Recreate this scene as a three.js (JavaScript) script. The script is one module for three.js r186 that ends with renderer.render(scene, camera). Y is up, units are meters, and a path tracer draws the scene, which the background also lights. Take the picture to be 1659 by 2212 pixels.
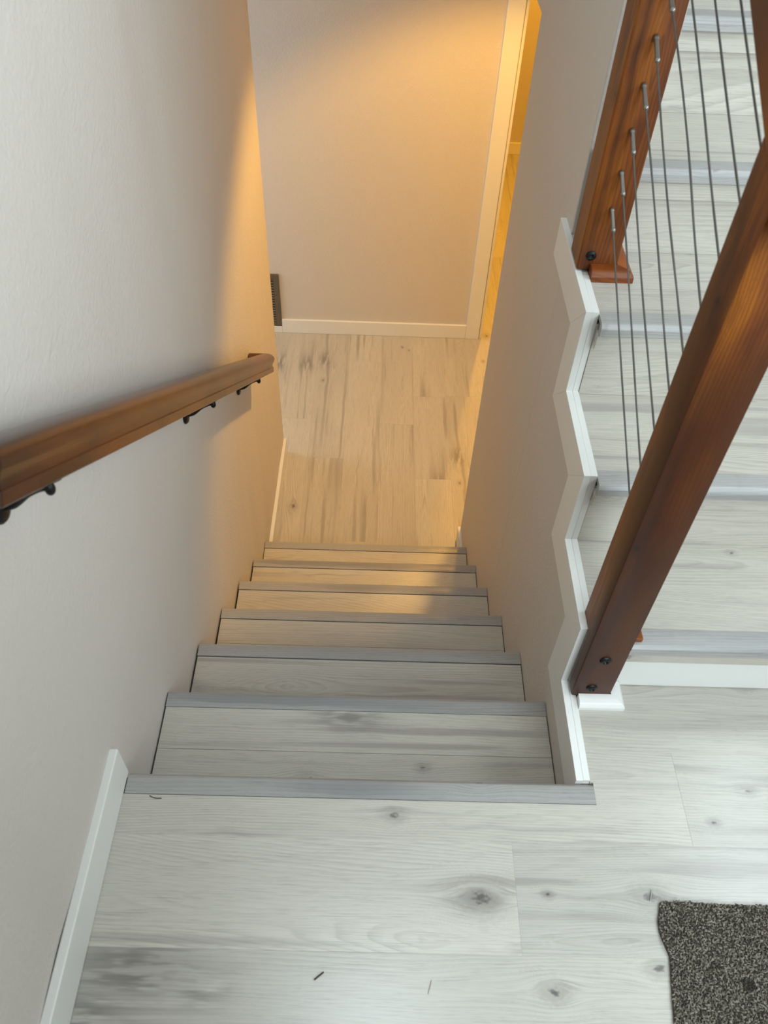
import * as THREE from 'three';
import { RectAreaLightUniformsLib } from 'three/addons/lights/RectAreaLightUniformsLib.js';
import { RoundedBoxGeometry } from 'three/addons/geometries/RoundedBoxGeometry.js';
import { mergeGeometries, toCreasedNormals } from 'three/addons/utils/BufferGeometryUtils.js';

// ---------------------------------------------------------------- camera, sky, area lights, exposure
const scene = new THREE.Scene();
const camera = new THREE.PerspectiveCamera(64.73, 1659 / 2212, 0.05, 60);
camera.position.set(0.0163, 1.3609, 0.6159);
camera.rotation.order = 'YXZ';
camera.rotation.set(-0.8418, -0.0233, 0.0472);
camera.focus = 2.3; camera.userData.fStop = 7.5;
scene.add(camera);

scene.background = new THREE.Color(0.75, 0.85, 1.0);          // overcast sky outside the windows

RectAreaLightUniformsLib.init();
const DAY = new THREE.Color(0.77, 0.91, 0.97), WARM = new THREE.Color(1.0, 0.535, 0.11), AMBER = new THREE.Color(1.0, 0.46, 0.04);
function unseenDaylight(w, h, x, y, z, tx, ty, tz, power) {          // daylight from one window out of view
  const l = new THREE.RectAreaLight(DAY, power, w, h);
  l.position.set(x, y, z); l.lookAt(tx, ty, tz); scene.add(l);
}
unseenDaylight(0.7, 1.3, 0.72, 1.5, 1.33, 0.72, 1.5, 0, 13);          // unseen entrance window, placed to light risers and left wall from behind
unseenDaylight(1.3, 0.9, 1.34, 1.5, -0.15, 0, 1.5, -0.15, 4.5);       // unseen side window, placed to light the left wall and rising treads
unseenDaylight(0.6, 0.6, 0.10, 3.58, -0.12, 0.10, 0, -0.121, 12);     // unseen skylight, placed for the sheen on the landing
unseenDaylight(0.8, 1.3, -1.88, -0.3, -2.6, 0, -0.3, -2.6, 3.2);      // unseen left hall window, placed to light the far wall cooler
function unseenCanLight(x, y, z, power, angle, color) {
  const s = new THREE.SpotLight(color, power, 0, angle, 0.2, 2);
  s.position.set(x, y, z); s.target.position.set(x, y - 1, z); scene.add(s, s.target);
  s.castShadow = true; s.shadow.radius = 2.5; s.shadow.mapSize.set(1024, 1024); s.shadow.camera.near = 0.02;
}
unseenCanLight(0.56, 1.035, -2.1, 9, 1.02, WARM);  // lamp out of view, placed to warm the hall and stair foot
unseenCanLight(0.86, 1.035, -4.35, 10.5, 1.25, AMBER);  // lamp out of view, placed to light the room beyond orange

const renderer = new THREE.WebGLRenderer();
renderer.toneMapping = THREE.LinearToneMapping;
renderer.toneMappingExposure = 1.05;
renderer.shadowMap.enabled = true;

// ---------------------------------------------------------------- helpers
let SEED = 7;
const rnd = () => { SEED = (SEED * 1664525 + 1013904223) >>> 0; return SEED / 4294967296; };
const PERM = new Uint8Array(512); { const p = [...Array(256).keys()]; for (let i = 255; i > 0; i--) { const j = Math.floor(rnd() * (i + 1)); [p[i], p[j]] = [p[j], p[i]]; } for (let i = 0; i < 512; i++) PERM[i] = p[i & 255]; }
function vn(x, y) {                                            // value noise 0..1
  const xi = Math.floor(x), yi = Math.floor(y); let fx = x - xi, fy = y - yi;
  fx = fx * fx * (3 - 2 * fx); fy = fy * fy * (3 - 2 * fy);
  const X = xi & 255, Y = yi & 255, a = PERM[PERM[X] + Y], b = PERM[PERM[X + 1] + Y], c = PERM[PERM[X] + ((Y + 1) & 255)], d = PERM[PERM[X + 1] + ((Y + 1) & 255)];
  return (a + (b - a) * fx + ((c + (d - c) * fx) - (a + (b - a) * fx)) * fy) / 255;
}
const fbm = (x, y) => vn(x, y) * 0.55 + vn(x * 2.1 + 17, y * 2.1 + 5) * 0.3 + vn(x * 4.3 + 3, y * 4.3 + 41) * 0.15;
const clamp = (x, a = 0, b = 1) => Math.min(b, Math.max(a, x));
const sstep = (a, b, x) => { const t = clamp((x - a) / (b - a)); return t * t * (3 - 2 * t); };

const used = {};
function numbered(n) { used[n] = (used[n] ?? -1) + 1; return used[n] ? n + '_' + String(used[n]).padStart(3, '0') : n; }
function mesh(name, geo, mat, parent) {
  const m = new THREE.Mesh(geo, mat); m.castShadow = m.receiveShadow = true;
  if (!parent) { m.name = numbered(name); scene.add(m); }
  else { const k = parent.children.filter((c) => c.userData.base === name).length; m.name = k ? name + '_' + String(k).padStart(3, '0') : name; m.userData.base = name; parent.add(m); }
  return m;
}
function thing(name, label, category, pos = [0, 0, 0], group) {
  const o = new THREE.Group(); o.name = numbered(name); o.position.set(...pos); scene.add(o);
  o.userData = { label, category, kind: 'thing' }; if (group) o.userData.group = group;
  return o;
}
function struct(name, label, category) {
  const o = new THREE.Group(); o.name = name; used[name] = 0; scene.add(o);
  o.userData = { kind: 'structure', label, category }; return o;
}
function structMesh(name, geo, mat, label, category) {
  const m = mesh(name, geo, mat); m.userData.kind = 'structure'; m.userData.label = label; m.userData.category = category; return m;
}
// axis-aligned box with a small rounded edge, uv in metres
function box(x0, x1, y0, y1, z0, z1, r = 0) {
  const w = x1 - x0, h = y1 - y0, d = z1 - z0;
  const g = r > 0 ? new RoundedBoxGeometry(w, h, d, 2, Math.min(r, w / 2.01, h / 2.01, d / 2.01)) : new THREE.BoxGeometry(w, h, d);
  g.translate((x0 + x1) / 2, (y0 + y1) / 2, (z0 + z1) / 2);
  return boxUV(g);
}
function boxUV(g, su = 1) {                                    // uv in metres from position and facing
  if (g.index) g = g.toNonIndexed();
  const p = g.attributes.position, n = p.count, uv = new Float32Array(n * 2), a = new THREE.Vector3(), b = new THREE.Vector3(), c = new THREE.Vector3();
  for (let i = 0; i < n; i += 3) {
    a.fromBufferAttribute(p, i); b.fromBufferAttribute(p, i + 1); c.fromBufferAttribute(p, i + 2);
    const nx = (b.y - a.y) * (c.z - a.z) - (b.z - a.z) * (c.y - a.y), ny = (b.z - a.z) * (c.x - a.x) - (b.x - a.x) * (c.z - a.z), nz = (b.x - a.x) * (c.y - a.y) - (b.y - a.y) * (c.x - a.x);
    const ax = Math.abs(nx), ay = Math.abs(ny), az = Math.abs(nz);
    for (let k = 0; k < 3; k++) {
      const v = [a, b, c][k];
      const [s, t] = ax > ay && ax > az ? [v.z, v.y] : ay > az ? [v.x, v.z] : [v.x, v.y];
      uv[(i + k) * 2] = s * su; uv[(i + k) * 2 + 1] = t * su;
    }
  }
  g.setAttribute('uv', new THREE.BufferAttribute(uv, 2));
  return g;
}
const merge = (list) => mergeGeometries(list.map((g) => { g = g.index ? g.toNonIndexed() : g; for (const k of Object.keys(g.attributes)) if (!['position', 'normal', 'uv'].includes(k)) g.deleteAttribute(k); return g; }));
// polygon in (z, y), extruded along x from x0 to x1
function extrudeX(pts, x0, x1, bevel = 0) {
  const s = new THREE.Shape(pts.map(([z, y]) => new THREE.Vector2(-z, y)));
  const g = new THREE.ExtrudeGeometry(s, { depth: x1 - x0 - 2 * bevel, bevelEnabled: bevel > 0, bevelThickness: bevel, bevelSize: bevel, bevelOffset: -bevel, bevelSegments: 2 });
  g.rotateY(Math.PI / 2); g.translate(x0 + bevel, 0, 0);        // shape x (= -z) goes to world -z... see below
  return g;
}

// ---------------------------------------------------------------- textures
function dataTex(w, h, fn, srgb, repeat) {
  const d = new Uint8Array(w * h * 4), o = [0, 0, 0];
  for (let y = 0; y < h; y++) for (let x = 0; x < w; x++) { fn(x, y, o); const i = (y * w + x) * 4; d[i] = clamp(o[0]) * 255; d[i + 1] = clamp(o[1]) * 255; d[i + 2] = clamp(o[2]) * 255; d[i + 3] = 255; }
  const t = new THREE.DataTexture(d, w, h); t.magFilter = THREE.LinearFilter; t.minFilter = THREE.LinearMipmapLinearFilter; t.generateMipmaps = true;
  if (srgb) t.colorSpace = THREE.SRGBColorSpace;
  t.wrapS = t.wrapT = THREE.RepeatWrapping; if (repeat) t.repeat.set(repeat, repeat);
  t.needsUpdate = true; return t;
}
const SL = 1.25, SW = 0.17;                                    // size of one plank's picture, metres
// wood seen as a slice through growth rings; knots: [s, v, radius, darkness], streaks: [s0, s1, v, width, darkness], blots: [s, v, ls, lv, darkness]
function woodValue(s, v, q) {
  let vv = v, knot = 0, halo = 0;
  for (const [ks, kv, kr, kd] of q.knots) {
    const ds = s - ks, dv = v - kv; if (Math.abs(ds) > kr * 16) continue;
    const e = Math.exp(-(ds * ds) / (2 * (kr * 4.2) ** 2) - (dv * dv) / (2 * (kr * 2.2) ** 2));
    vv -= dv * e * 0.93;
    const rr = Math.hypot(ds * 0.62, dv) / kr + (fbm(s * 170 + q.seed, v * 260) - 0.5) * 1.5;
    knot = Math.max(knot, kd * (1 - sstep(0.1, 1.0, rr))); halo = Math.max(halo, kd * 0.4 * (1 - sstep(0.8, 3.8, rr)));
  }
  const o = q.seed * 13.7;
  vv += (vn(s * 3 + o, v * 14 + o) - 0.5) * 0.012 + (vn(s * 14 + o, v * 40) - 0.5) * 0.003;
  const d = 0.006 + 0.05 * Math.abs(vn(s * 2.1 + o, 3.3 + q.seed) - 0.5) * q.cath, v0 = SW * (0.1 + 0.8 * vn(s * 0.7 + o, 9.1));
  const r = Math.sqrt((vv - v0) ** 2 + d * d);
  const ph = r / q.ring + (vn(s * 5 + o, vv * 60) - 0.5) * 1.0 + (vn(s * 1.3 + o, vv * 22 + 8) - 0.5) * 2.2, f = ph - Math.floor(ph);
  const line = Math.pow(f, 2.2) * (1 - sstep(0.86, 1, f));
  const fib = vn(s * 22 + o, vv * 1500 + o) * 0.6 + vn(s * 60, vv * 2600 + o) * 0.4;
  let str = sstep(0.56, 0.86, vn(s * 2.6 + o, vv * 62 + o)) * sstep(0.35, 0.75, vn(s * 1.7 + o + 40, v * 9 + o));
  for (const [s0, s1, sv, sw, sd] of q.streaks) {
    const t = (s - s0) / (s1 - s0); if (t < 0 || t > 1) continue;
    const wob = sv + (vn(s * 18 + o, 77) - 0.5) * 0.006;
    str = Math.max(str, sd * Math.sin(Math.PI * t) * Math.exp(-(((v - wob) / sw) ** 2)) * (0.6 + 0.4 * fib));
  }
  let blot = 0;
  for (const [bs, bv, ls, lv, bd] of q.blots) {
    const e = Math.exp(-(((s - bs) / ls) ** 2) - (((v - bv) / lv) ** 2));
    blot = Math.max(blot, bd * e * sstep(0.28, 0.62, fbm(s * 16 + o, vv * 95 + o)));
  }
  return { line, fib, str, knot, halo, blot, slow: vn(s * 1.6 + o, v * 10 + o), patch: fbm(s * 6 + o, v * 22 + o) };
}
function plankAtlas(specs, w, look) {
  const n = specs.length, sh = 2048 / 8;
  return dataTex(w, sh * n, (x, y, o) => {
    const q = specs[Math.floor(y / sh)], s = (x / w) * SL, v = ((y % sh) / sh) * SW;
    look(woodValue(s, v, q), q, o);
  }, true);
}
const mix3 = (o, c, t) => { for (let i = 0; i < 3; i++) o[i] += (c[i] - o[i]) * t; };
const oakLook = (w, q, o) => {
  o[0] = q.tone[0]; o[1] = q.tone[1]; o[2] = q.tone[2];
  mix3(o, [0.57, 0.545, 0.51], 0.42 * w.line * q.grain * sstep(0.2, 0.75, w.patch));
  mix3(o, [0.90, 0.88, 0.85], 0.28 * (1 - w.fib) * (1 - w.line));
  mix3(o, [0.55, 0.53, 0.50], 0.34 * sstep(0.5, 0.95, w.fib));
  mix3(o, [0.50, 0.475, 0.455], 0.42 * w.str);
  mix3(o, [0.64, 0.62, 0.60], 0.26 * (w.slow - 0.35));
  mix3(o, [0.40, 0.38, 0.365], 0.75 * w.blot);
  mix3(o, [0.46, 0.43, 0.41], w.halo); mix3(o, [0.27, 0.25, 0.24], w.knot);
};
function oakSpec(seed, knots = [], streaks = [], blots = [], tone = [0.755, 0.735, 0.69], ring = 0.0052, cath = 1, grain = 1) { return { seed, knots, streaks, blots, tone, ring, cath, grain }; }
// landing boards: features stand where they do on the real boards (metres along and across each board)
const LAND = [
  oakSpec(1, [[0.469, 0.128, 0.006, 0.55]], [[0.14, 0.30, 0.165, 0.0028, 1], [0.36, 0.62, 0.122, 0.003, 0.8], [0.50, 0.93, 0.145, 0.004, 0.7], [0.66, 0.97, 0.166, 0.003, 0.9], [0.43, 0.52, 0.118, 0.004, 0.8]], []),                       // 0 row beside the nosing
  oakSpec(2, [[0.615, 0.087, 0.011, 0.75]], [[0.52, 0.70, 0.088, 0.005, 0.6]], [[0.61, 0.085, 0.05, 0.02, 0.7]], [0.775, 0.755, 0.71], 0.006, 1.5),                // 1 wide row, left board
  oakSpec(3, [[0.215, 0.08, 0.009, 0.6], [0.05, 0.08, 0.003, 0.8]], [[0.0, 0.34, 0.082, 0.004, 0.8], [0.1, 0.5, 0.12, 0.004, 0.5]], [], [0.72, 0.705, 0.67], 0.004),                                            // 2 wide row, right board
  oakSpec(4, [[0.714, 0.049, 0.0065, 0.75], [0.88, 0.015, 0.006, 0.7]], [[0.0, 0.3, 0.10, 0.006, 0.7], [0.2, 0.8, 0.14, 0.006, 0.6]], [[0.10, 0.03, 0.09, 0.035, 1], [0.02, 0.09, 0.06, 0.04, 0.8], [0.19, 0.055, 0.04, 0.02, 0.8]], [0.745, 0.73, 0.685], 0.006, 1.4), // 3 row at the bottom of the picture
  oakSpec(5, [[0.33, 0.02, 0.006, 0.7], [0.11, 0.02, 0.005, 0.6]], [[0.2, 0.6, 0.09, 0.006, 0.7], [0.05, 0.4, 0.10, 0.004, 0.5]], [], [0.725, 0.705, 0.66], 0.0065, 1.3),                         // 4 row at the foot of the rising stairs
  oakSpec(6, [[0.115, 0.126, 0.0035, 0.85], [0.19, 0.07, 0.005, 0.5]], [[0.0, 0.4, 0.06, 0.004, 0.7]], [], [0.725, 0.71, 0.665], 0.0045),                     // 5 row beside the nosing, right board
  oakSpec(7, [[0.5, 0.1, 0.008, 0.7]], [], [], [0.755, 0.735, 0.69]), oakSpec(8, [], [[0.1, 0.6, 0.08, 0.005, 0.7]], [], [0.745, 0.725, 0.68]),
];
const MANY = [];
for (let i = 0; i < 16; i++) {
  const kn = [], st = [], bl = [];
  for (let k = 0; k < (i % 3); k++) kn.push([0.05 + rnd() * 1.15, 0.02 + rnd() * 0.13, 0.003 + rnd() * rnd() * 0.009, 0.35 + rnd() * 0.4]);
  for (let k = 0; k < 3; k++) { const a = rnd() * 0.9; st.push([a, a + 0.12 + rnd() * 0.35, rnd() * SW, 0.002 + rnd() * 0.005, 0.5 + rnd() * 0.5]); }
  if (i % 4 === 1) bl.push([0.15 + rnd() * 0.9, rnd() * SW, 0.07, 0.03, 0.8]);
  const t = (rnd() - 0.5) * 0.05;
  MANY.push(oakSpec(20 + i * 3.1 + (i > 10 ? 1.7 : 0), kn, st, bl, [0.75 + t, 0.728 + t, 0.68 + t], 0.004 + rnd() * 0.004, 0.7 + rnd() * 1.2, 0.8 + rnd() * 0.5));
}
function oakMat(specs, w) {
  const map = plankAtlas(specs, w, oakLook);
  return new THREE.MeshPhysicalMaterial({ map, bumpMap: map, bumpScale: 0.0003, roughness: 0.27, ior: 1.8 });
}
const oakLanding = oakMat(LAND, 2048), oakMany = [oakMat(MANY.slice(0, 8), 1536), oakMat(MANY.slice(8), 1536)];
const oakHall = oakMany.map((m) => { const c = m.clone(); c.roughness = 0.55; c.ior = 1.5; return c; });
// grey nosing strips
const noseLook = (w, q, o) => {
  o[0] = 0.66; o[1] = 0.65; o[2] = 0.635;
  mix3(o, [0.52, 0.515, 0.515], 0.5 * w.line); mix3(o, [0.68, 0.685, 0.69], 0.5 * sstep(0.4, 0.9, w.slow) * w.fib);
  mix3(o, [0.42, 0.42, 0.43], 0.45 * w.str); mix3(o, [0.45, 0.45, 0.455], 0.35 * sstep(0.5, 0.9, w.fib)); mix3(o, [0.38, 0.37, 0.37], w.knot * 0.8);
};
const NOSE = [0, 1, 2, 3].map((i) => oakSpec(60 + i * 7.3, [[0.2 + i * 0.22, 0.05 + 0.02 * i, 0.006, 0.6], [0.9 - i * 0.12, 0.12, 0.004, 0.5]], [[0.1 * i, 0.5 + 0.1 * i, 0.06, 0.006, 0.6]], [], [0.6, 0.6, 0.6], 0.006, 1));
const noseMap = plankAtlas(NOSE, 1536, noseLook);
const noseMat = new THREE.MeshStandardMaterial({ map: noseMap, bumpMap: noseMap, bumpScale: 0.0005, roughness: 0.36 });
// stained timber
const stainLook = (w, q, o) => {
  o[0] = 0.46; o[1] = 0.235; o[2] = 0.03;
  mix3(o, [0.62, 0.36, 0.05], 0.75 * sstep(0.5, 0.72, w.patch)); mix3(o, [0.27, 0.115, 0.02], 0.75 * sstep(0.5, 0.3, w.patch));
  mix3(o, [0.25, 0.11, 0.015], 0.7 * w.line); mix3(o, [0.55, 0.30, 0.03], 0.65 * sstep(0.5, 0.85, w.slow)); mix3(o, [0.20, 0.085, 0.02], 0.7 * sstep(0.5, 0.15, w.slow));
  mix3(o, [0.27, 0.11, 0.03], 0.4 * sstep(0.5, 0.95, w.fib)); mix3(o, [0.16, 0.06, 0.02], 0.7 * w.str + 0.6 * w.blot); mix3(o, [0.18, 0.065, 0.025], w.halo); mix3(o, [0.10, 0.035, 0.02], w.knot);
};
const STAIN = [0, 1, 2, 3].map((i) => oakSpec(110 + i * 5.7, [[0.18 + 0.06 * i, 0.04, 0.009, 0.8], [0.55, 0.09 - 0.02 * i, 0.007, 0.8], [0.95, 0.05, 0.010, 0.9]], [[0.2, 0.9, 0.1, 0.006, 0.8]], [[0.62, 0.06, 0.10, 0.03, 0.8], [1.0, 0.04, 0.09, 0.04, 0.8]], [0.5, 0.25, 0.1], 0.0055, 0.8));
const stainMap = plankAtlas(STAIN, 1536, stainLook);
const stainMat = new THREE.MeshPhysicalMaterial({ map: stainMap, bumpMap: stainMap, bumpScale: 0.0003, roughness: 0.5, specularIntensity: 0.6, clearcoat: 0.15, clearcoatRoughness: 0.3 });
const mouldMat = stainMat.clone(); mouldMat.color.setRGB(1.9, 1.7, 1.3);
const railMat = new THREE.MeshPhysicalMaterial({ map: stainMap, color: 0xbfa59a, roughness: 0.38, clearcoat: 0.5, clearcoatRoughness: 0.28 });
// painted plaster with a rolled, slightly pebbled skin
const peel = dataTex(1024, 1024, (x, y, o) => {
  const P = (f, a, b) => { const u = (x / 1024) * f, v = (y / 1024) * f; return vn((u % f) + a, (v % f) + b); };
  let h = 0.5 * P(150, 3, 9) + 0.3 * P(260, 31, 4) + 0.35 * P(60, 7, 8);
  const sp = P(120, 60, 90); h += sp > 0.93 ? (sp - 0.93) * 6 : 0;
  o[0] = o[1] = o[2] = h * 0.75;
}, false, 1 / 0.75);
const wallMat = new THREE.MeshStandardMaterial({ color: 0xd3ccc4, roughness: 0.6, bumpMap: peel, bumpScale: 0.0012 });
const ceilMat = new THREE.MeshStandardMaterial({ color: 0xe9e8e4, roughness: 0.9 });
const whiteMat = new THREE.MeshStandardMaterial({ color: 0xe7e7e3, roughness: 0.4, bumpMap: peel, bumpScale: 0.00015 });
const gapMat = new THREE.MeshStandardMaterial({ color: 0x3a3733, roughness: 0.95 });
const blackMat = new THREE.MeshStandardMaterial({ color: 0x0b0b0c, roughness: 0.45, metalness: 0.3 });
const steelMat = new THREE.MeshStandardMaterial({ color: 0x8f8a84, roughness: 0.38, metalness: 0.85 });
const ropeMat = new THREE.MeshStandardMaterial({ color: 0x6a6763, roughness: 0.42, metalness: 0.8 });
const ventMat = new THREE.MeshStandardMaterial({ color: 0x6b6354, roughness: 0.5, metalness: 0.35 });

// one board: outline [[x, z] ...], top at y, grain along 'x' or 'z'
function boardGeo(pts, y, th, axis, strip, n, s0, v0, bevel = 0.00028) {
  const sh = new THREE.Shape(pts.map(([x, z]) => new THREE.Vector2(x, -z)));
  const g = new THREE.ExtrudeGeometry(sh, { depth: th - bevel, bevelEnabled: true, bevelThickness: bevel, bevelSize: bevel, bevelOffset: -bevel, bevelSegments: 1 });
  g.rotateX(-Math.PI / 2); g.translate(0, y - th, 0);
  return grainUV(g, axis, strip, n, s0, v0);
}
function grainUV(g, axis, strip, n, s0, v0, across) {
  const p = g.attributes.position, uv = new Float32Array(p.count * 2);
  for (let i = 0; i < p.count; i++) {
    const x = p.getX(i), y = p.getY(i), z = p.getZ(i);
    let s, v;
    if (axis === 'x') { s = x - s0; v = (across === 'y' ? y : z + (across === 'round' ? -y : 0)) - v0; } else if (axis === 'z') { s = z - s0; v = (across === 'y' ? y : x) - v0; } else { s = y - s0; v = x + z - v0; }
    v = clamp(v, 0.002, SW - 0.002);
    uv[i * 2] = s / SL; uv[i * 2 + 1] = (strip + v / SW) / n;
  }
  g.setAttribute('uv', new THREE.BufferAttribute(uv, 2)); return g;
}
const rect = (x0, x1, z0, z1) => [[x0, z0], [x1, z0], [x1, z1], [x0, z1]];
let pick = 0;
function anyBoard(name, parent, x0, x1, z0, z1, y, th, axis, mats = oakMany) {
  const k = pick++ % 16, m = mats[k >> 3], len = axis === 'x' ? x1 - x0 : z1 - z0;
  const off = rnd() * Math.max(0, SL - len), wide = axis === 'x' ? z1 - z0 : x1 - x0, sl = rnd() * Math.max(0, SW - wide);
  return mesh(name, boardGeo(rect(x0, x1, z0, z1), y, th, axis, k % 8, 8, (axis === 'x' ? x0 : z0) - off, (axis === 'x' ? z0 : x0) - sl), m, parent);
}

// ---------------------------------------------------------------- the place: measures
const XL = -0.404, XR = 0.400, FY = -1.3288, R = 0.2406, H = 0.19;
const YT = [0, 0.1769, 0.3493, 0.5293, 0.7091, 0.8878, 1.066, 1.244];              // treads going up
const ZN = [0, -0.1428, -0.3608, -0.5822, -0.8025, -1.0225, -1.243, -1.463];        // their nosing fronts
const ZR = [0, -0.1860, -0.3830, -0.6120, -0.8330, -1.0530, -1.273, -1.493];        // their risers
const TOP = 3.6;

// ---------------------------------------------------------------- walls, ceilings
{ // left wall: its face is hand-finished and gently uneven
  const z0 = -2.1555, z1 = 1.35, NZ = 150, NY = 110, pos = [], uv = [], idx = [];
  for (let j = 0; j <= NY; j++) for (let i = 0; i <= NZ; i++) {
    const z = z0 + 0.008 + ((z1 - z0 - 0.008) * i) / NZ, y = FY + ((TOP - FY) * j) / NY;
    const amp = 0.0055 * sstep(z0 + 0.01, z0 + 0.25, z);
    pos.push(XL + ((vn(z * 6.5 + 4, y * 1.1 + 2) - 0.5) + (vn(z * 15 + 40, y * 1.6 + 7) - 0.5) * 0.35) * amp - amp * 0.4, y, z); uv.push(z, y);
  }
  for (let j = 0; j < NY; j++) for (let i = 0; i < NZ; i++) { const a = j * (NZ + 1) + i, b = a + 1, c = a + NZ + 1, d = c + 1; idx.push(a, c, b, b, c, d); }
  const f = new THREE.BufferGeometry(); f.setAttribute('position', new THREE.Float32BufferAttribute(pos, 3)); f.setAttribute('uv', new THREE.Float32BufferAttribute(uv, 2)); f.setIndex(idx); f.computeVertexNormals();
  const nose = new THREE.CylinderGeometry(0.008, 0.008, TOP - FY, 8, 1, false, Math.PI / 2, Math.PI / 2); nose.translate(XL - 0.008, (TOP + FY) / 2, z0 + 0.008);
  structMesh('wall_left', merge([f, nose, box(-0.52, XL - 0.006, FY - 0.1, TOP, z0 + 0.002, z1)]), wallMat, 'uneven pale greige stairwell wall that carries the brown handrail', 'wall');
}
{ // partition between the two flights: its top follows the rising flight, then it stands full height, with an opening at the foot
  const low = [[0.0215, FY - 0.05], [0.0215, -0.004], [-0.176, -0.004], [-0.21, -0.03], [-0.21, YT[1] - 0.03], [-0.416, YT[1] - 0.03], [-0.416, YT[2] - 0.03], [-0.645, YT[2] - 0.03], [-0.645, YT[3] - 0.03], [-0.738, YT[3] - 0.03], [-0.738, YT[3] + 0.003], [-0.8862, YT[3] + 0.003], [-0.8862, FY - 0.05]];
  const high = [[-0.8862, FY - 0.05], [-0.8862, TOP], [-4.05, TOP], [-4.05, 1.062], [-1.82, 1.062], [-1.82, 0.703], [-1.641, 0.703], [-1.641, FY - 0.05]];
  structMesh('wall_right', boxUV(merge([extrudeX(low, XR, 0.4128), extrudeX(high, XR, 0.51, 0.0025)])), wallMat, 'greige partition between the two stair flights with a stepped top', 'wall');
}
structMesh('wall_far', box(-1.9, 0.583, FY - 0.05, 1.06, -3.22, -3.1057), wallMat, 'greige hall wall at the foot of the stairs lit warm from above', 'wall');
const hole2 = (x0, x1, y0, y1, z0, z1, a0, a1, b0, b1) => merge([box(x0, x1, y0, y1, z0, a0), box(x0, x1, y0, y1, a1, z1), box(x0, x1, y0, b0, a0, a1), box(x0, x1, b1, y1, a0, a1)]);
structMesh('wall_far_left', merge([box(-1.9, -0.52, FY - 0.05, 1.06, -2.1535, -2.03), hole2(-2.0, -1.9, FY - 0.05, 1.06, -3.22, -2.03, -3.0, -2.2, -0.95, 0.35)]), wallMat, 'greige walls closing the left end of the lower hall', 'wall');
structMesh('wall_hall_right', merge([box(0.511, 2.2, FY - 0.05, 1.06, -1.64, -1.53), box(2.1, 2.2, FY - 0.05, 1.06, -5.5, -1.64), box(1.40, 2.1, FY - 0.05, 1.06, -3.22, -3.1057), box(0.583, 1.40, 0.72, 1.06, -3.22, -3.1057)]), wallMat, 'greige walls around the right end of the lower hall', 'wall');
structMesh('wall_room', merge([box(0.2, 2.2, FY - 0.05, 1.06, -5.52, -5.41), box(0.2, 0.31, FY - 0.05, 1.06, -5.41, -3.22)]), wallMat, 'orange lit wall of the room beyond the doorway', 'wall');
structMesh('wall_stair_side', hole2(1.36, 1.48, -0.3, TOP, -4.05, 1.35, -0.8, 0.5, 1.05, 1.95), wallMat, 'greige wall along the far side of the rising stairs with an unseen window', 'wall');
structMesh('wall_back', merge([box(-0.52, 0.37, -0.3, TOP, 1.35, 1.48), box(0.37, 1.07, -0.3, 0.85, 1.35, 1.48), box(0.37, 1.07, 2.15, TOP, 1.35, 1.48), box(1.07, 1.48, -0.3, TOP, 1.35, 1.48)]), wallMat, 'greige entrance wall with an unseen tall window', 'wall');
structMesh('wall_upstairs', box(-0.52, 1.48, 1.06, TOP, -4.12, -4.0), wallMat, 'greige upstairs wall at the end of the hall', 'wall');
structMesh('ceiling', merge([box(-0.52, -0.21, TOP, TOP + 0.12, -4.12, 1.48), box(0.41, 1.48, TOP, TOP + 0.12, -4.12, 1.48), box(-0.21, 0.41, TOP, TOP + 0.12, -4.12, -0.43), box(-0.21, 0.41, TOP, TOP + 0.12, 0.19, 1.48)]), ceilMat, 'white ceiling with an unseen square skylight high above the landing', 'ceiling');
structMesh('ceiling_001', merge([box(-2.0, 0.40, 1.06, 1.244, -4.12, -1.72), box(0.51, 2.2, 1.06, 1.244, -5.52, -1.53), box(0.40, 0.51, 1.06, 1.244, -5.52, -4.06), box(0.2, 0.40, 1.06, 1.244, -5.52, -4.12)]), ceilMat, 'white ceiling of the lower hall under the upper storey', 'ceiling');
const glass = new THREE.MeshPhysicalMaterial({ color: 0xffffff, transmission: 1, thickness: 0, roughness: 0.02, ior: 1.5 });
function unseenWindowUnit(name, kind, w, h, x, y, z, turn, label) {   // window out of view, centred on the opening, facing +z before the turn
  const o = struct(name, label, kind), f = 0.05, d = 0.04; o.position.set(x, y, z); o.rotation.y = turn;
  mesh('window_frame', merge([box(-w / 2, -w / 2 + f, -h / 2, h / 2, -d, d), box(w / 2 - f, w / 2, -h / 2, h / 2, -d, d), box(-w / 2 + f, w / 2 - f, -h / 2, -h / 2 + f * (kind === 'door' ? 4 : 1), -d, d), box(-w / 2 + f, w / 2 - f, h / 2 - f, h / 2, -d, d)]), whiteMat, o);
  mesh('pane', box(-w / 2 + f, w / 2 - f, -h / 2 + f * (kind === 'door' ? 4 : 1), h / 2 - f, -0.003, 0.003), glass, o);
}
unseenWindowUnit('window_1', 'window', 0.696, 1.296, 0.72, 1.5, 1.42, 0, 'unseen tall white framed window in the entrance wall');
unseenWindowUnit('window_2', 'window', 1.296, 0.896, 1.42, 1.5, -0.15, Math.PI / 2, 'unseen white framed window beside the rising stairs');
{ const o = struct('window_4', 'unseen square skylight in the ceiling over the landing', 'window'); mesh('pane', box(-0.21, 0.41, TOP + 0.05, TOP + 0.056, -0.43, 0.19), glass, o); }  // pane out of view, above the light that gives the landing sheen
unseenWindowUnit('window_3', 'window', 0.796, 1.296, -1.95, -0.3, -2.6, Math.PI / 2, 'unseen white framed window at the left end of the lower hall');

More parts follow.
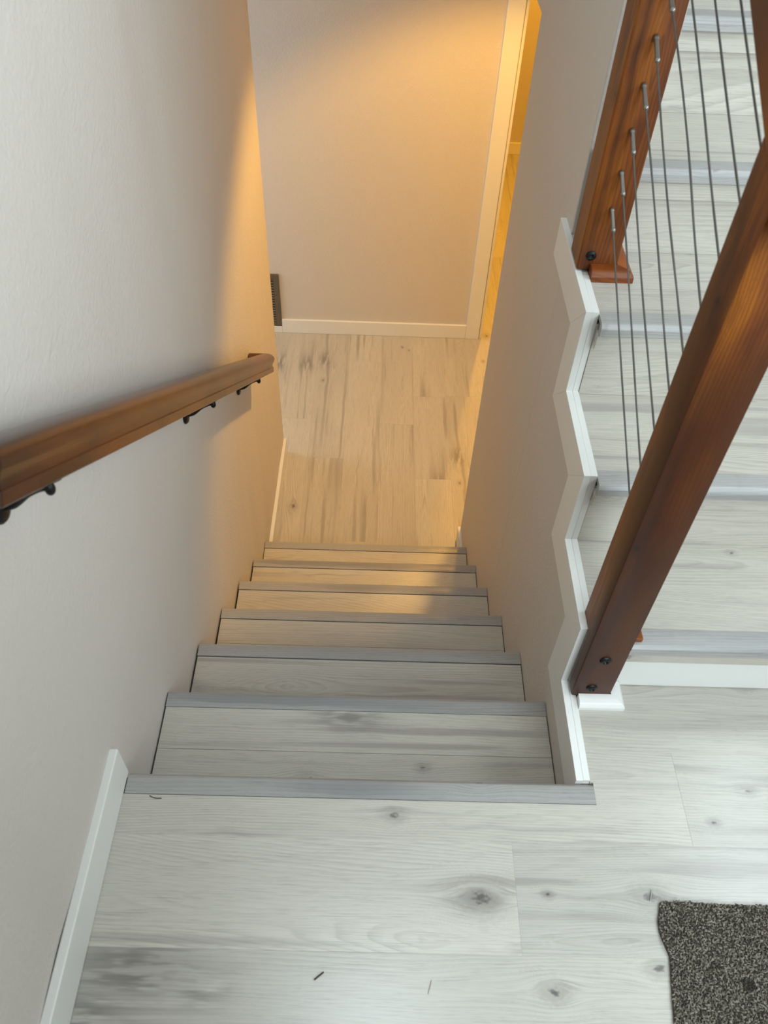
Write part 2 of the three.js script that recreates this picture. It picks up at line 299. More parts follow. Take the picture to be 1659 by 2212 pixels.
// ---------------------------------------------------------------- floors
{ // landing
  const f = struct('floor', 'pale grey oak plank landing at the head of the stairs', 'floor');
  mesh('subfloor', merge([box(XL, XR - 0.001, -0.25, -0.0085, 0.03, 1.35), box(XR - 0.001, 1.36, -0.25, -0.0085, 0.0235, 1.35), box(0.4137, 1.36, -0.25, -0.0085, ZR[1] - 0.01, 0.0235)]), gapMat, f);
  const th = 0.008, P = (pts, strip, s0, v0) => mesh('plank', boardGeo(pts, 0, th, 'x', strip, 8, s0, v0), oakLanding, f);
  const xw = XL + 0.003, Z = [-0.0371, 0.129, 0.298, 0.467, 0.636, 0.805, 0.974, 1.143, 1.345];
  P([[xw, 0.0617], [0.4185, 0.0617], [0.4185, 0.0222], [0.4135, 0.0222], [0.4135, Z[0]], [0.5695, Z[0]], [0.5695, Z[1]], [xw, Z[1]]], 0, -0.4, -0.04);
  P(rect(0.56955, 1.355, Z[0], Z[1]), 5, 0.5, -0.04);
  P(rect(0.4135, 1.355, ZR[1], Z[0]), 4, 0.413, -0.2);
  P(rect(xw, 0.26595, Z[1], Z[2]), 1, -0.406, Z[1]); P(rect(0.266, 1.355, Z[1], Z[2]), 2, 0.266, Z[1]);
  P(rect(xw, 0.80, Z[2], Z[3]), 3, -0.406, Z[2]); P(rect(0.8005, 1.355, Z[2], Z[3]), 6, 0.5, Z[2]);
  for (let i = 3; i < 8; i++) { const j = [0.31, 0.62, 0.1, 0.45, 0.7][i - 3]; P(rect(xw, j - 0.0005, Z[i], Z[i + 1]), 6 + (i % 2), -0.5, Z[i]); P(rect(j, 1.355, Z[i], Z[i + 1]), 7 - (i % 2), 0.0, Z[i]); }
}
{ // lower hall and the room beyond
  const f = struct('floor_001', 'oak plank floor of the lower hall running towards the far wall', 'floor');
  mesh('subfloor', box(-2.0, 2.2, FY - 0.12, FY - 0.0085, -5.52, -1.3), gapMat, f);
  const cuts = { '-0.463': [-2.39], '-0.294': [-2.118], '-0.125': [-2.86], '0.044': [-2.37], '0.213': [-2.0, -2.585], '0.382': [-2.597], '0.551': [-2.2], '0.72': [-2.75], '0.889': [-2.05] };
  for (let i = -6; i < 10; i++) {
    const x0 = -0.463 + 0.169 * i, x1 = x0 + 0.16885; if (x1 > 2.09 || x0 < -1.9) continue;
    const key = Object.keys(cuts).find((k) => Math.abs(+k - x0) < 0.01), zs = [-1.42, ...(cuts[key] ?? [-1.9 - 0.6 * rnd()]), ];
    let last = zs[zs.length - 1]; while (last > -5.4) { last -= 1.2; zs.push(Math.max(last, -5.405)); }
    for (let k = 0; k + 1 < zs.length; k++) if (zs[k] - zs[k + 1] > 0.02) anyBoard('plank', f, x0, x1, zs[k + 1] + 0.0001, zs[k] - 0.0001, FY, 0.008, 'z', oakHall);
  }
}

structMesh('unseen_shade_screen', grainUV(box(XL - 0.004, 0.34, 0.0005, 1.34, 0.80, 0.92, 0.004), 'x', 2, 4, -0.45, 0, 'y'), stainMat, 'unseen low dark wood screen placed to shade the lower left of the landing', 'wall');  // unseen blocker, placed to darken the lower left wall and landing edge
// ---------------------------------------------------------------- flights
function noseGeo(x0, x1, zf, y, depth, drop, dir, strip) {      // dir +1: front looks to +z
  const r = 0.011, pts = [[-depth, 0]];
  for (let a = 0; a <= 6; a++) { const t = (a / 6) * Math.PI / 2; pts.push([-r + r * Math.sin(t), -r + r * Math.cos(t)]); }
  pts.push([0, -drop + 0.003], [-0.003, -drop], [-0.014, -drop], [-0.014, -0.0085], [-depth, -0.0085]);
  const s = new THREE.Shape(pts.map(([z, yy]) => new THREE.Vector2(z, yy)));
  const g = new THREE.ExtrudeGeometry(s, { depth: x1 - x0, bevelEnabled: false });
  const p = g.attributes.position, uv = new Float32Array(p.count * 2);
  for (let i = 0; i < p.count; i++) {
    const z = p.getX(i), yy = p.getY(i), xx = p.getZ(i);
    uv[i * 2] = (xx + 0.1 * strip) / SL; uv[i * 2 + 1] = (strip + clamp((z + depth - yy) / SW + 0.08, 0.01, 0.99)) / 4;
    p.setXYZ(i, dir > 0 ? x0 + xx : x1 - xx, y + yy, zf + dir * z);
  }
  g.setAttribute('uv', new THREE.BufferAttribute(uv, 2));
  return toCreasedNormals(outward(g), 0.7);
}
function flip(g) { for (const k of Object.keys(g.attributes)) { const a = g.attributes[k], n = a.itemSize; for (let i = 0; i < a.count; i += 3) for (let c = 0; c < n; c++) { const t = a.array[i * n + c]; a.array[i * n + c] = a.array[(i + 2) * n + c]; a.array[(i + 2) * n + c] = t; } } }
function outward(g) {                                           // closed skin: make its triangles face out
  if (g.index) g = g.toNonIndexed();
  const p = g.attributes.position.array; let v = 0;
  for (let i = 0; i < p.length; i += 9) v += p[i] * (p[i + 4] * p[i + 8] - p[i + 5] * p[i + 7]) - p[i + 1] * (p[i + 3] * p[i + 8] - p[i + 5] * p[i + 6]) + p[i + 2] * (p[i + 3] * p[i + 7] - p[i + 4] * p[i + 6]);
  if (v < 0) flip(g);
  return g;
}
function faceBoard(name, parent, x0, x1, y0, y1, z0, z1, k) {   // upright board, grain along x
  const g = new RoundedBoxGeometry(x1 - x0, y1 - y0, z1 - z0, 1, 0.0006); g.translate((x0 + x1) / 2, (y0 + y1) / 2, (z0 + z1) / 2);
  grainUV(g, 'x', k % 8, 8, x0 - 0.13 * (k % 3), y0 - 0.03 * (k % 4), 'y');
  return mesh(name, g, oakMany[(k >> 3) & 1], parent);
}
{ // flight going down
  const t = thing('staircase', 'narrow oak-look staircase running down between two walls to the warm lit hall', 'staircase', [0, 0, 0]);
  const a = XL + 0.0024, b = XR - 0.0022, prof = [[0.03, -0.03]];
  for (let k = 1; k <= 6; k++) prof.push([-(k - 1) * R + 0.03, -k * H - 0.012], [-k * R + 0.012, -k * H - 0.012]);
  prof.push([-6 * R + 0.012, FY - 0.02], [0.03, FY - 0.02]);
  mesh('carcass', extrudeX(prof, XL + 0.002, XR - 0.002), gapMat, t);
  mesh('nosing', noseGeo(XL + 0.0135, 0.4185, 0.0227, 0.0008, 0.0383, 0.028, -1, 0), noseMat, t);
  for (let k = 0; k <= 6; k++) {
    const zf = k ? -k * R : 0.0227;
    if (k) {
      const y = -k * H + 0.0025, zb = zf + 0.0382;
      mesh('nosing', noseGeo(a - 0.0012, b + 0.0012, zf, y + 0.0008, 0.0382, 0.028, -1, k % 4), noseMat, t);
      const gap = k === 1 ? 0.0006 : 0.0028, back = (k === 1 ? 0.0227 : -(k - 1) * R) + 0.014;
      const mid = k === 1 ? -0.1097 : k === 3 ? -0.60 : null;
      const tb = (z0, z1) => anyBoard('tread_plank', t, a, b, z0, z1, y, 0.009, 'x');
      if (mid !== null) { tb(zb + gap, mid - 0.0003); tb(mid + 0.0003, back); } else tb(zb + gap, back);
    }
    if (k < 6 || true) faceBoard('riser_board', t, a, b, -(k + 1) * H + 0.003, -k * H - 0.026, zf + 0.014, zf + 0.024, k + 3);
  }
}
{ // flight going up
  const t = thing('staircase', 'pale oak-look staircase rising behind the cable railing with grey rounded nosings', 'staircase', [0, 0, 0]);
  const b = 1.358, steps = (k0, k1, zEnd, x0) => {
    const prof = [[ZR[k0] - 0.011, YT[k0 - 1] - 0.2]];
    for (let k = k0; k <= k1; k++) { prof.push([ZR[k] - 0.011, YT[k] - 0.012]); prof.push([k < k1 ? ZR[k + 1] - 0.011 : zEnd, YT[k] - 0.012]); }
    prof.push([zEnd, YT[k1] - 0.25]); return extrudeX(prof, x0, b);
  };
  mesh('carcass', merge([steps(1, 4, -0.8850, 0.4135), steps(4, 7, -1.527, 0.5125)]), gapMat, t);
  for (let k = 1; k <= 7; k++) {
    const y = YT[k], zf = ZN[k], a = k > 4 ? 0.5125 : 0.4135;
    mesh('nosing', noseGeo(a, b, zf, y + 0.0008, 0.0405, 0.0264, 1, k % 4), noseMat, t);
    faceBoard('fascia_strip', t, a, b, y - 0.060, y - 0.0255, zf - 0.024, zf - 0.0098, k + 1);
    faceBoard('riser_board', t, a, b, YT[k - 1] + 0.0001, y - 0.02, ZR[k] - 0.0105, ZR[k], k + 6);
    const zb = zf - 0.0405, back = k < 7 ? ZR[k + 1] - 0.006 : -1.527, mid = k === 1 ? -0.279 : k === 2 ? -0.505 : k === 4 ? -0.885 : k === 7 ? -1.515 : zb - 0.085 - 0.02 * (k % 3);
    anyBoard('tread_plank', t, a, b, mid + 0.0001, zb - 0.0004, y, 0.009, 'x'); anyBoard('tread_plank', t, k > 3 ? 0.5125 : a, b, back, mid - 0.0001, y, 0.009, 'x');
  }
}

// ---------------------------------------------------------------- trims and baseboards
{ // stepped white skirt board capping the partition
  const o = struct('trim_1', 'white stepped skirt board zigzagging up the top edge of the partition', 'trim'), e = 0.006, dn = 0.083;
  const V = [[0.0215, e], [-0.176, e], [-0.176, YT[1] + e], [-0.3809, YT[1] + e], [-0.3809, YT[2] + e], [-0.6133, YT[2] + e], [-0.6133, YT[3] + e], [-0.948, YT[3] + e]];
  const Lw = V.map(([z, y], i) => [i === 0 ? z : i === 7 ? z : z - dn, y - dn]);
  for (let i = 0; i < 7; i++) {
    const q = [V[i], V[i + 1], Lw[i + 1], Lw[i]];
    mesh('skirt_board', boxUV(extrudeX(i === 6 ? [V[6], V[7], Lw[7], Lw[6]] : q, 0.388, 0.4008, 0.0008)), whiteMat, o);
    const c = 0.0012, U = (p, j) => [p[0] - (j % 2 ? c : c), p[1] - c];
    if (i < 6 || true) { const end = i === 6 ? [-0.735, YT[3] + e] : V[i + 1], ep = i === 6 ? [-0.735, YT[3] + e - 0.05] : [Lw[i + 1][0] + 0.03, Lw[i + 1][1] + 0.03]; mesh('cap_strip', boxUV(extrudeX([U(V[i]), U(end), U(ep), U([i ? Lw[i][0] + 0.03 : Lw[i][0], Lw[i][1] + 0.03])], 0.4013, 0.4130, 0.0008)), whiteMat, o); }
  }
}
const bb = (name, g, label) => structMesh(name, g, whiteMat, label, 'baseboard');
bb('baseboard_left', box(XL - 0.003, XL + 0.0125, 0, 0.088, 0.0215, 1.345, 0.003), 'white baseboard along the left wall of the landing');
bb('baseboard_stair', box(0.476, 1.358, 0.0005, 0.089, ZR[1], ZR[1] + 0.0135, 0.003), 'white baseboard across the first riser of the rising stairs');
bb('baseboard_hall_left', box(XL - 0.003, XL + 0.0125, FY, FY + 0.085, -2.154, -1.40, 0.002), 'white baseboard on the left wall at the foot of the stairs');
bb('baseboard_hall_right', box(XR - 0.0125, XR + 0.001, FY, FY + 0.085, -1.640, -1.40, 0.002), 'short white baseboard on the right wall at the foot of the stairs');
bb('baseboard_far', merge([box(-0.5035, 0.506, FY, FY + 0.085, -3.106, -3.092, 0.003), box(-0.72, -0.5035, FY, FY + 0.0405, -3.106, -3.092, 0.003), box(-1.9, -0.72, FY, FY + 0.085, -3.106, -3.092, 0.003)]), 'white baseboard along the far hall wall below the vent');
bb('baseboard_room', box(0.31, 2.1, FY, FY + 0.085, -5.41, -5.396, 0.003), 'baseboard of the orange lit room beyond the doorway');
{
  const o = struct('trim_2', 'white door casing at the right end of the far hall wall', 'trim');
  mesh('casing', box(0.5062, 0.5795, FY, 0.79, -3.106, -3.090, 0.0025), whiteMat, o);
  mesh('jamb', box(0.5832, 0.5955, FY, 0.72, -3.23, -3.098, 0.0015), whiteMat, o);
  mesh('door_stop', box(0.5955, 0.604, FY, 0.72, -3.19, -3.155, 0.0015), whiteMat, o);
  mesh('head_casing', box(0.5795, 1.47, 0.72, 0.79, -3.106, -3.090, 0.0025), whiteMat, o);
}

// ---------------------------------------------------------------- handrail on the left wall
{
  const t = thing('handrail', 'varnished reddish brown moulded handrail on black brackets along the left wall', 'handrail', [0, 0, 0]);
  // section: [out from the wall, up], bread-loaf top, hollow sides, fillet and foot
  const half = [[0, 0.062], [0.010, 0.061], [0.018, 0.057], [0.0235, 0.051], [0.026, 0.044], [0.0245, 0.037], [0.0215, 0.030], [0.0198, 0.023], [0.0205, 0.018], [0.0235, 0.0165], [0.0235, 0.002], [0.0215, 0]];
  const sec = [...half, ...half.slice(1).reverse().map(([a, b]) => [-a, b])];
  const A = new THREE.Vector3(0, 0.777, 0.098), B = new THREE.Vector3(0, -0.352, -1.522), dir = B.clone().sub(A).normalize(), up = new THREE.Vector3(0, 1, 0).addScaledVector(dir, -dir.y).normalize();
  const xc = XL + 0.054;
  function sweep(rings) {                                       // rings of points -> closed skin with end caps
    const n = rings[0].length, pos = [], uv = []; let len = 0; const L = [0];
    for (let i = 1; i < rings.length; i++) { len += rings[i][0].distanceTo(rings[i - 1][0]); L.push(len); }
    const push = (p, s, v) => { pos.push(p.x, p.y, p.z); uv.push(s / SL, (1 + clamp(v, 0.02, 0.98)) / 4); };
    for (let i = 0; i + 1 < rings.length; i++) for (let j = 0; j < n; j++) {
      const k = (j + 1) % n, a = rings[i][j], b = rings[i][k], c = rings[i + 1][j], d = rings[i + 1][k];
      push(a, L[i], j / n); push(b, L[i], (j + 1) / n); push(c, L[i + 1], j / n); push(b, L[i], (j + 1) / n); push(d, L[i + 1], (j + 1) / n); push(c, L[i + 1], j / n);
    }
    for (const [r, f] of [[rings[0], 1], [rings[rings.length - 1], 0]]) { const c = r.reduce((s, p) => s.add(p), new THREE.Vector3()).multiplyScalar(1 / n); for (let j = 0; j < n; j++) { const a = r[j], b = r[(j + 1) % n]; push(c, 0.2, 0.5); push(f ? b : a, 0.2, 0.45); push(f ? a : b, 0.2, 0.55); } }
    const g = new THREE.BufferGeometry(); g.setAttribute('position', new THREE.Float32BufferAttribute(pos, 3)); g.setAttribute('uv', new THREE.Float32BufferAttribute(uv, 2));
    return toCreasedNormals(outward(g), 0.6);
  }
  // mitred ends: the cut plane runs at 45 degrees between the rail and the short return that goes into the wall
  const at = (base, [o, u], slide) => base.clone().add(new THREE.Vector3(xc + o, 0, 0)).addScaledVector(up, u).addScaledVector(dir, slide);
  const m = 0.0005;
  mesh('rail', sweep([sec.map((p) => at(A, p, -p[0] + m)), sec.map((p) => at(A, p, 0.15)), sec.map((p) => at(B, p, -0.15)), sec.map((p) => at(B, p, p[0] - m))]), railMat, t);
  const wallX = XL - xc + 0.0005;
  mesh('wall_return', sweep([sec.map((p) => at(A, p, -p[0] - m)), sec.map((p) => { const q = at(A, p, -p[0]); q.x = XL + 0.0005; return q; })]), railMat, t);
  mesh('wall_return', sweep([sec.map((p) => at(B, p, p[0] + m)), sec.map((p) => { const q = at(B, p, p[0]); q.x = XL + 0.0005; return q; })]), railMat, t);
  for (const z of [0.01, -0.735, -1.31]) {
    const k = (A.z - z) / (A.z - B.z), y = A.y + (B.y - A.y) * k;                                       // underside of the rail here
    const br = new THREE.Group(); br.name = numbered('bracket').replace(/^bracket$/, 'bracket'); t.add(br);
    const ro = new THREE.LatheGeometry([[0.0001, 0], [0.019, 0], [0.019, 0.003], [0.016, 0.006], [0.009, 0.0075], [0.0001, 0.008]].map(([a, b]) => new THREE.Vector2(a, b)), 20);
    ro.rotateZ(-Math.PI / 2); ro.translate(XL + 0.0003, y - 0.046, z); mesh('rosette', ro, blackMat, br);
    const cv = new THREE.CatmullRomCurve3([[XL + 0.005, y - 0.044, z], [XL + 0.018, y - 0.040, z], [xc - 0.014, y - 0.020, z], [xc + 0.004, y - 0.0095, z], [xc + 0.012, y - 0.0085, z]].map((p) => new THREE.Vector3(...p)));
    const knob = new THREE.SphereGeometry(0.0075, 12, 8); knob.scale(0.8, 1.25, 0.9); knob.translate(xc + 0.0125, y - 0.011, z);
    mesh('arm', merge([new THREE.TubeGeometry(cv, 16, 0.0048, 8), knob]), blackMat, br);
    const sd = new RoundedBoxGeometry(0.030, 0.005, 0.07, 2, 0.002); sd.rotateX(Math.atan2(-(B.y - A.y), -(B.z - A.z)) * -1); sd.translate(xc, y - 0.0035, z); mesh('saddle', sd, blackMat, br);
  }
}

// ---------------------------------------------------------------- railing of the rising flight
function postGeo(x0, x1, y0, y1, z0, z1, strip, ys, vs) {
  const g = new RoundedBoxGeometry(x1 - x0, y1 - y0, z1 - z0, 3, 0.004); g.translate((x0 + x1) / 2, (y0 + y1) / 2, (z0 + z1) / 2);
  return grainUV(g, 'y', strip, 4, ys, vs);
}
function bolt(parent, x, y, z, r, label) {
  const g = new THREE.LatheGeometry([[0.0001, 0.001], [r * 0.36, 0.001], [r * 0.40, 0.0045], [r * 0.62, 0.0048], [r * 0.72, 0.003], [r, 0.0022], [r, 0]].map(([a, b]) => new THREE.Vector2(a, b)), 20);
  g.rotateX(Math.PI / 2); g.translate(x, y, z); const m = mesh('bolt', g, blackMat, parent); m.userData.label = label; return m;
}
function quarterRound(len, r, m0, m1) {                         // along +x, flat foot and flat back (towards -z); mitred where m0 / m1 is 1
  const pts = [[0, 0], [r, 0], [r, r * 0.3]]; for (let a = 1; a <= 6; a++) { const t = (a / 6) * Math.PI / 2; pts.push([r * (0.45 + 0.55 * Math.cos(t)), r * (0.3 + 0.5 * Math.sin(t))]); } pts.push([0, r * 0.8]);
  const g = new THREE.ExtrudeGeometry(new THREE.Shape(pts.map(([a, b]) => new THREE.Vector2(a, b))), { depth: len, bevelEnabled: false });
  g.rotateY(-Math.PI / 2); g.translate(len, 0, 0);               // (z, y) section
  const p = g.attributes.position; for (let i = 0; i < p.count; i++) { const x = p.getX(i), z = p.getZ(i); p.setX(i, x > len / 2 ? x + m1 * z : x - m0 * z); }
  return toCreasedNormals(g, 0.6);
}
const PX0 = 0.4005, PX1 = 0.4745, PZ0 = -0.2155, PZ1 = -0.142, QX0 = 0.3897, QX1 = 0.4644, QZ0 = -0.822, QZ1 = -0.7475;
const railY = (z) => 1.0119 + 0.516 * (-0.1975 - z);             // underside of the sloping top rail
{
  const t = thing('newel_post', 'stained brown square newel post bolted to the first riser with a white foot moulding', 'post', [0, 0, 0]);
  const prof = [[PZ1, 0.0125], [PZ1, railY(PZ1) - 0.001], [PZ0, railY(PZ0) - 0.001], [PZ0, YT[1] + 0.004], [ZR[1] + 0.0145, YT[1] + 0.004], [ZR[1] + 0.0145, 0.0125]];
  mesh('post', grainUV(toCreasedNormals(extrudeX(prof, PX0, PX1, 0.0035), 0.5), 'y', 0, 4, -0.1, PX0 + PZ0 - 0.01), stainMat, t);
  bolt(t, 0.4366, 0.1364, PZ1, 0.0105, 'black bolt head, upper'); bolt(t, 0.4335, 0.0405, PZ1, 0.0105, 'black bolt head, lower');
  const q = quarterRound(PX1 - 0.4135, 0.024, 0, 1); q.translate(0.4135, 0.0006, PZ1 + 0.0005); mesh('foot_moulding', q, whiteMat, t).userData.label = 'white rounded foot moulding';
  const q2 = quarterRound(0.029, 0.024, 1, 0); q2.rotateY(Math.PI / 2); q2.translate(PX1 + 0.0004, 0.0006, PZ1 + 0.0009); mesh('foot_moulding', q2, whiteMat, t);
  const q3 = box(PX1 + 0.0005, PX1 + 0.018, YT[1] + 0.0015, YT[1] + 0.012, ZR[1] - 0.02, PZ1 - 0.012, 0.002); mesh('shim', grainUV(q3, 'x', 2, 4, 0.3, YT[1]), stainMat, t).userData.label = 'small brown wood shim';
}
{
  const t = thing('newel_post', 'stained brown square newel post standing on the third tread at the wall end', 'post', [0, 0, 0]);
  mesh('post', postGeo(QX0, QX1, YT[3] + 0.008, railY(QZ1) - 0.004, QZ0, QZ1, 1, 0.3, QX0 + QZ0 - 0.01), stainMat, t);
  bolt(t, 0.4112, 0.5684, QZ1, 0.0095, 'black bolt head with washer');
  const q = quarterRound(QX1 - 0.4135, 0.028, 0, 1); q.translate(0.4135, YT[3] + 0.0006, QZ1 + 0.0005); mesh('foot_moulding', grainUV(q, 'x', 2, 4, 0.1, YT[3] - 0.05, 'y'), mouldMat, t).userData.label = 'lighter orange brown foot moulding';
  const q2 = quarterRound(0.0745, 0.028, 1, 1); q2.rotateY(Math.PI / 2); q2.translate(QX1 + 0.0004, YT[3] + 0.0006, QZ1 + 0.0009); mesh('foot_moulding', grainUV(q2, 'z', 3, 4, -1, YT[3] - 0.05, 'y'), mouldMat, t);
}
{
  const t = thing('stair_rail', 'stained brown sloping top rail above the steel cables', 'railing', [0, 0, 0]);
  const z0 = -0.88, z1 = -0.09, th = 0.042, g = extrudeX([[z1, railY(z1)], [z1, railY(z1) + th * 1.12], [z0, railY(z0) + th * 1.12], [z0, railY(z0)]], 0.398, 0.478, 0.004);
  mesh('rail', grainUV(g, 'z', 3, 4, -1.0, 0.38), stainMat, t);
}
{
  const tops = [0.662, 0.729, 0.7995, 0.870, 0.939, 1.006, 1.074, 1.142, 1.210], lows = [0.373, 0.439, 0.517, 0.593, 0.658, 0.733, 0.803, 0.876, 0.940];
  const which = ['lowest', 'second lowest', 'third lowest', 'fourth lowest', 'fifth lowest', 'fourth from the top', 'third from the top', 'second from the top', 'topmost'];
  for (let i = 0; i < 9; i++) {
    const t = thing('cable', `thin twisted steel cable, ${which[i]} of the nine strung between the brown posts`, 'cable', [0, 0, 0], 'steel cables of the stair railing');
    const T = new THREE.Vector3(0.4275, tops[i], QZ1), B = new THREE.Vector3(0.4375, lows[i], PZ0), bow = [0, 0.001, -0.002, 0.002, -0.003, 0.006, 0.003, 0.001, 0][i];
    const P = (f, k = 0) => T.clone().lerp(B, f).add(new THREE.Vector3(bow * Math.sin(Math.PI * Math.min(1, f * 1.3)) + k, -0.004 * Math.sin(Math.PI * f), 0));
    const cv = new THREE.CatmullRomCurve3([0.0, 0.12, 0.28, 0.5, 0.7, 0.88, 1].map((f) => P(f)));
    // six strands laid around the core
    const N = 150, strands = [];
    for (let s = 0; s < 5; s++) { const pts = []; for (let k = 0; k <= N; k++) { const f = k / N, p = cv.getPoint(f), an = f * 200 + (s * Math.PI * 2) / 5; pts.push(p.add(new THREE.Vector3(Math.cos(an) * 0.00105, Math.sin(an) * 0.00105, 0))); } strands.push(new THREE.TubeGeometry(new THREE.CatmullRomCurve3(pts), 260, 0.00072, 4)); }
    mesh('wire_rope', merge(strands), ropeMat, t);
    // swaged fitting at the upper post
    const fit = new THREE.LatheGeometry([[0.0001, 0], [0.0046, 0], [0.0046, 0.006], [0.0036, 0.0068], [0.0036, 0.040], [0.0042, 0.041], [0.0042, 0.044], [0.0026, 0.047], [0.0001, 0.047]].map(([a, b]) => new THREE.Vector2(a, b)), 12);
    const d = P(0.12).sub(T).normalize(); fit.applyQuaternion(new THREE.Quaternion().setFromUnitVectors(new THREE.Vector3(0, 1, 0), d)); fit.translate(T.x, T.y, T.z + 0.0004);
    mesh('end_fitting', fit, steelMat, t);
  }
}

// ---------------------------------------------------------------- wall vent
{
  const t = thing('air_vent', 'brown grey metal wall register with louvres low on the far hall wall', 'vent', [-0.59, FY + 0.042, -3.1055]);
  const w = 0.172, h = 0.317, d = 0.012, f = 0.03;
  mesh('frame', merge([box(-w / 2, -w / 2 + f, 0, h, 0, d, 0.002), box(w / 2 - f, w / 2, 0, h, 0, d, 0.002), box(-w / 2 + f, w / 2 - f, 0, 0.026, 0, d, 0.002), box(-w / 2 + f, w / 2 - f, h - 0.026, h, 0, d, 0.002)]), ventMat, t);
  mesh('back_plate', box(-w / 2 + f, w / 2 - f, 0.026, h - 0.026, 0, 0.001), blackMat, t);
  for (let i = 0; i < 17; i++) { const g = new RoundedBoxGeometry(w - 2 * f, 0.0095, 0.0016, 1, 0.0006); g.rotateX(-0.75); g.translate(0, 0.034 + i * 0.0156, 0.0068); mesh('louvre', g, ventMat, t); }
}

// ---------------------------------------------------------------- rug
{
  const t = thing('rug', 'dark brown grey flecked looped rug with a creased corner on the landing', 'rug', [0, 0, 0]);
  const E = [[0.494, 0.2176], [0.53, 0.2165], [0.58, 0.2195], [0.6675, 0.2195], [0.9, 0.225], [1.12, 0.226], [1.13, 0.6], [1.12, 1.12], [0.48, 1.13], [0.475, 0.6], [0.4785, 0.383], [0.486, 0.33], [0.4915, 0.297], [0.4885, 0.285], [0.4830, 0.262], [0.4845, 0.245]];
  const sh = new THREE.Shape(E.map(([x, z]) => new THREE.Vector2(x, -z)));
  const g = new THREE.ExtrudeGeometry(sh, { depth: 0.004, bevelEnabled: false }); g.rotateX(-Math.PI / 2); g.translate(0, 0.0005, 0);
  mesh('backing', g, new THREE.MeshStandardMaterial({ color: 0x4a443a, roughness: 1 }), t);
  const inside = (x, z) => { let c = false; for (let i = 0, j = E.length - 1; i < E.length; j = i++) { const [xi, zi] = E[i], [xj, zj] = E[j]; if (zi > z !== zj > z && x < ((xj - xi) * (z - zi)) / (zj - zi) + xi) c = !c; } return c; };
  const pts = [];
  for (let z = 0.214; z < 0.62; z += 0.0029) for (let x = 0.474; x < 0.86; x += 0.0029) { const X = x + (rnd() - 0.5) * 0.0026, Z = z + (rnd() - 0.5) * 0.0026; if (inside(X, Z)) pts.push([X, Z]); }
  for (let z = 0.214; z < 1.13; z += 0.006) for (let x = 0.474; x < 1.13; x += 0.006) { if (z < 0.62 && x < 0.86) continue; if (inside(x, z)) pts.push([x + (rnd() - 0.5) * 0.004, z + (rnd() - 0.5) * 0.004]); }
  const loop = new THREE.TorusGeometry(0.0013, 0.00075, 4, 7, Math.PI); 
  const im = new THREE.InstancedMesh(loop, new THREE.MeshStandardMaterial({ color: 0xffffff, roughness: 1 }), pts.length);
  const M = new THREE.Matrix4(), q = new THREE.Quaternion(), e = new THREE.Euler(), c = new THREE.Color();
  const pal = [[0.115, 0.095, 0.07], [0.19, 0.165, 0.13], [0.30, 0.275, 0.225], [0.06, 0.05, 0.037], [0.24, 0.21, 0.165], [0.14, 0.12, 0.095]];
  const ridge = (x, z) => { // two creases that fold the corner up
    const d1 = Math.abs((x - 0.520) * 0.62 - (z - 0.225) * 0.78) < 0.005 && x < 0.565 ? 1 : 0; return d1;
  };
  pts.forEach(([x, z], i) => {
    const crease1 = Math.exp(-((((x - 0.505) * 0.55 - (z - 0.222) * 0.83) / 0.003) ** 2)) * (x > 0.508 && x < 0.552 ? 1 : 0), crease2 = Math.exp(-((((x - 0.488) * 0.42 + (z - 0.282) * 0.9) / 0.0028) ** 2)) * (x < 0.532 ? 1 : 0);
    const far = z > 0.62 || x > 0.86, s = (far ? 2.1 : 1) * (0.85 + rnd() * 0.5);
    e.set((rnd() - 0.5) * 0.9, rnd() * Math.PI, (rnd() - 0.5) * 0.9); q.setFromEuler(e);
    M.compose(new THREE.Vector3(x, 0.0052 + 0.004 * Math.max(crease1, crease2) + 0.001 * fbm(x * 60, z * 60), z), q, new THREE.Vector3(s, s * 1.25, s * 1.2)); im.setMatrixAt(i, M);
    const p = pal[Math.floor(rnd() * 6)], st = Math.hypot(x - 0.601, z - 0.332) < 0.010 ? 0.35 : 1; c.setRGB(p[0] * st, p[1] * st, p[2] * st); im.setColorAt(i, c);
  });
  im.name = 'loop_pile'; im.userData = { kind: 'stuff', base: 'loop_pile' }; im.castShadow = im.receiveShadow = true; t.add(im);
}

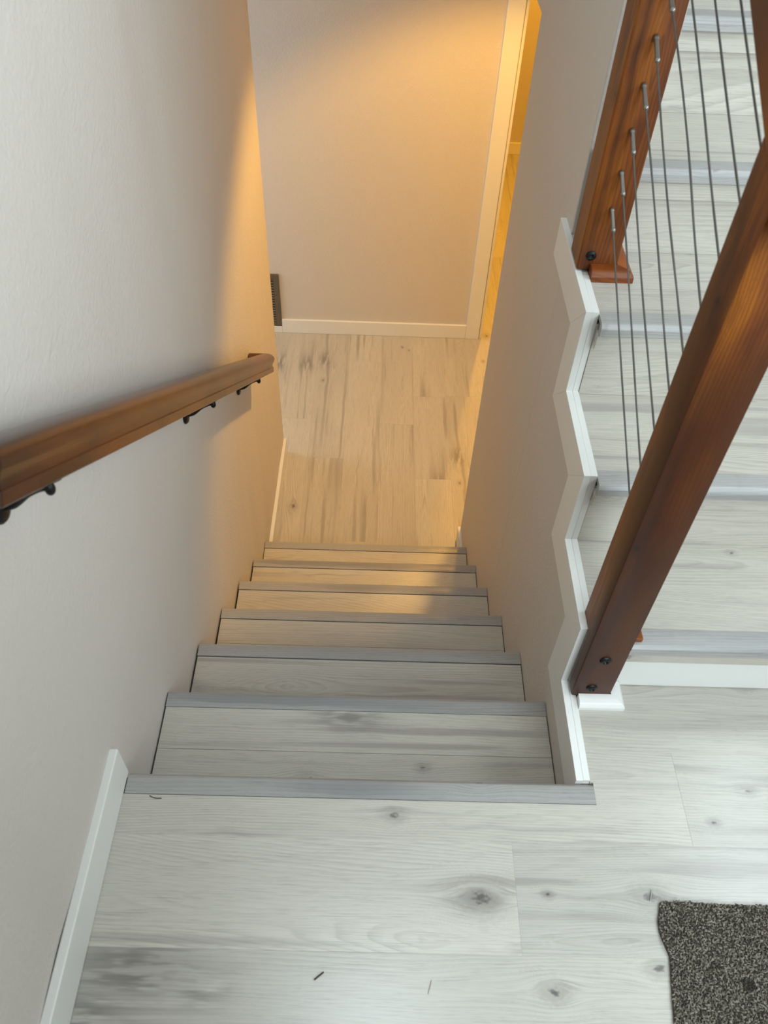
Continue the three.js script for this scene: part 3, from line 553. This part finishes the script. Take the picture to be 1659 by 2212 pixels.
// ---------------------------------------------------------------- small bits lying on the floor
function scrap(name, label, cat, pts, r, color) {
  const g = new THREE.TubeGeometry(new THREE.CatmullRomCurve3(pts.map((p) => new THREE.Vector3(...p))), 14, r, 6); g.scale(1, 1, 1);
  const m = mesh(name, g, new THREE.MeshStandardMaterial({ color, roughness: 0.9 })); m.userData = { label, category: cat, kind: 'thing' };
}
scrap('wood_splinter', 'tiny dark wood splinter lying alone on the pale landing floor', 'splinter', [[-0.048, 0.0018, 0.3365], [-0.041, 0.0022, 0.331], [-0.0345, 0.0018, 0.326]], 0.0012, 0x4d453d);
scrap('straw', 'thin pale straw lying on the landing beyond the splinter', 'straw', [[0.121, 0.001, 0.352], [0.124, 0.0014, 0.343], [0.1265, 0.001, 0.334]], 0.0006, 0xa8a089);
scrap('lint_thread', 'curled dark thread lying against the top nosing near the left baseboard', 'thread', [[-0.347, 0.001, 0.0645], [-0.341, 0.0012, 0.0675], [-0.334, 0.001, 0.0690], [-0.326, 0.001, 0.0685]], 0.0007, 0x5b4b44);
scrap('grass_blade', 'short pale thread on the floor knot by the rug corner', 'thread', [[0.4785, 0.001, 0.2165], [0.4815, 0.0016, 0.2085], [0.4845, 0.001, 0.1985]], 0.0006, 0xb5b4a8);

// ---------------------------------------------------------------- unseen ceiling downlights of the lower storey, placed for the warm light
for (const [x, z, label] of [[0.56, -2.1, 'unseen round warm ceiling downlight over the lower hall at the stair foot'], [0.86, -4.35, 'unseen round warm ceiling downlight in the room beyond the doorway']]) {
  const t = thing('unseen_recessed_light', label, 'ceiling light', [x, 1.06, z]);
  mesh('trim_ring', new THREE.LatheGeometry([[0.055, 0], [0.085, 0], [0.085, -0.004], [0.06, -0.008], [0.055, -0.006], [0.055, 0]].map(([a, b]) => new THREE.Vector2(a, b)), 28), whiteMat, t);
  const lens = new THREE.CylinderGeometry(0.055, 0.055, 0.004, 28); lens.translate(0, -0.003, 0);
  mesh('lamp_lens', lens, new THREE.MeshStandardMaterial({ color: 0xfff2e0, emissive: WARM, emissiveIntensity: 3, roughness: 0.5 }), t);
}

renderer.render(scene, camera);
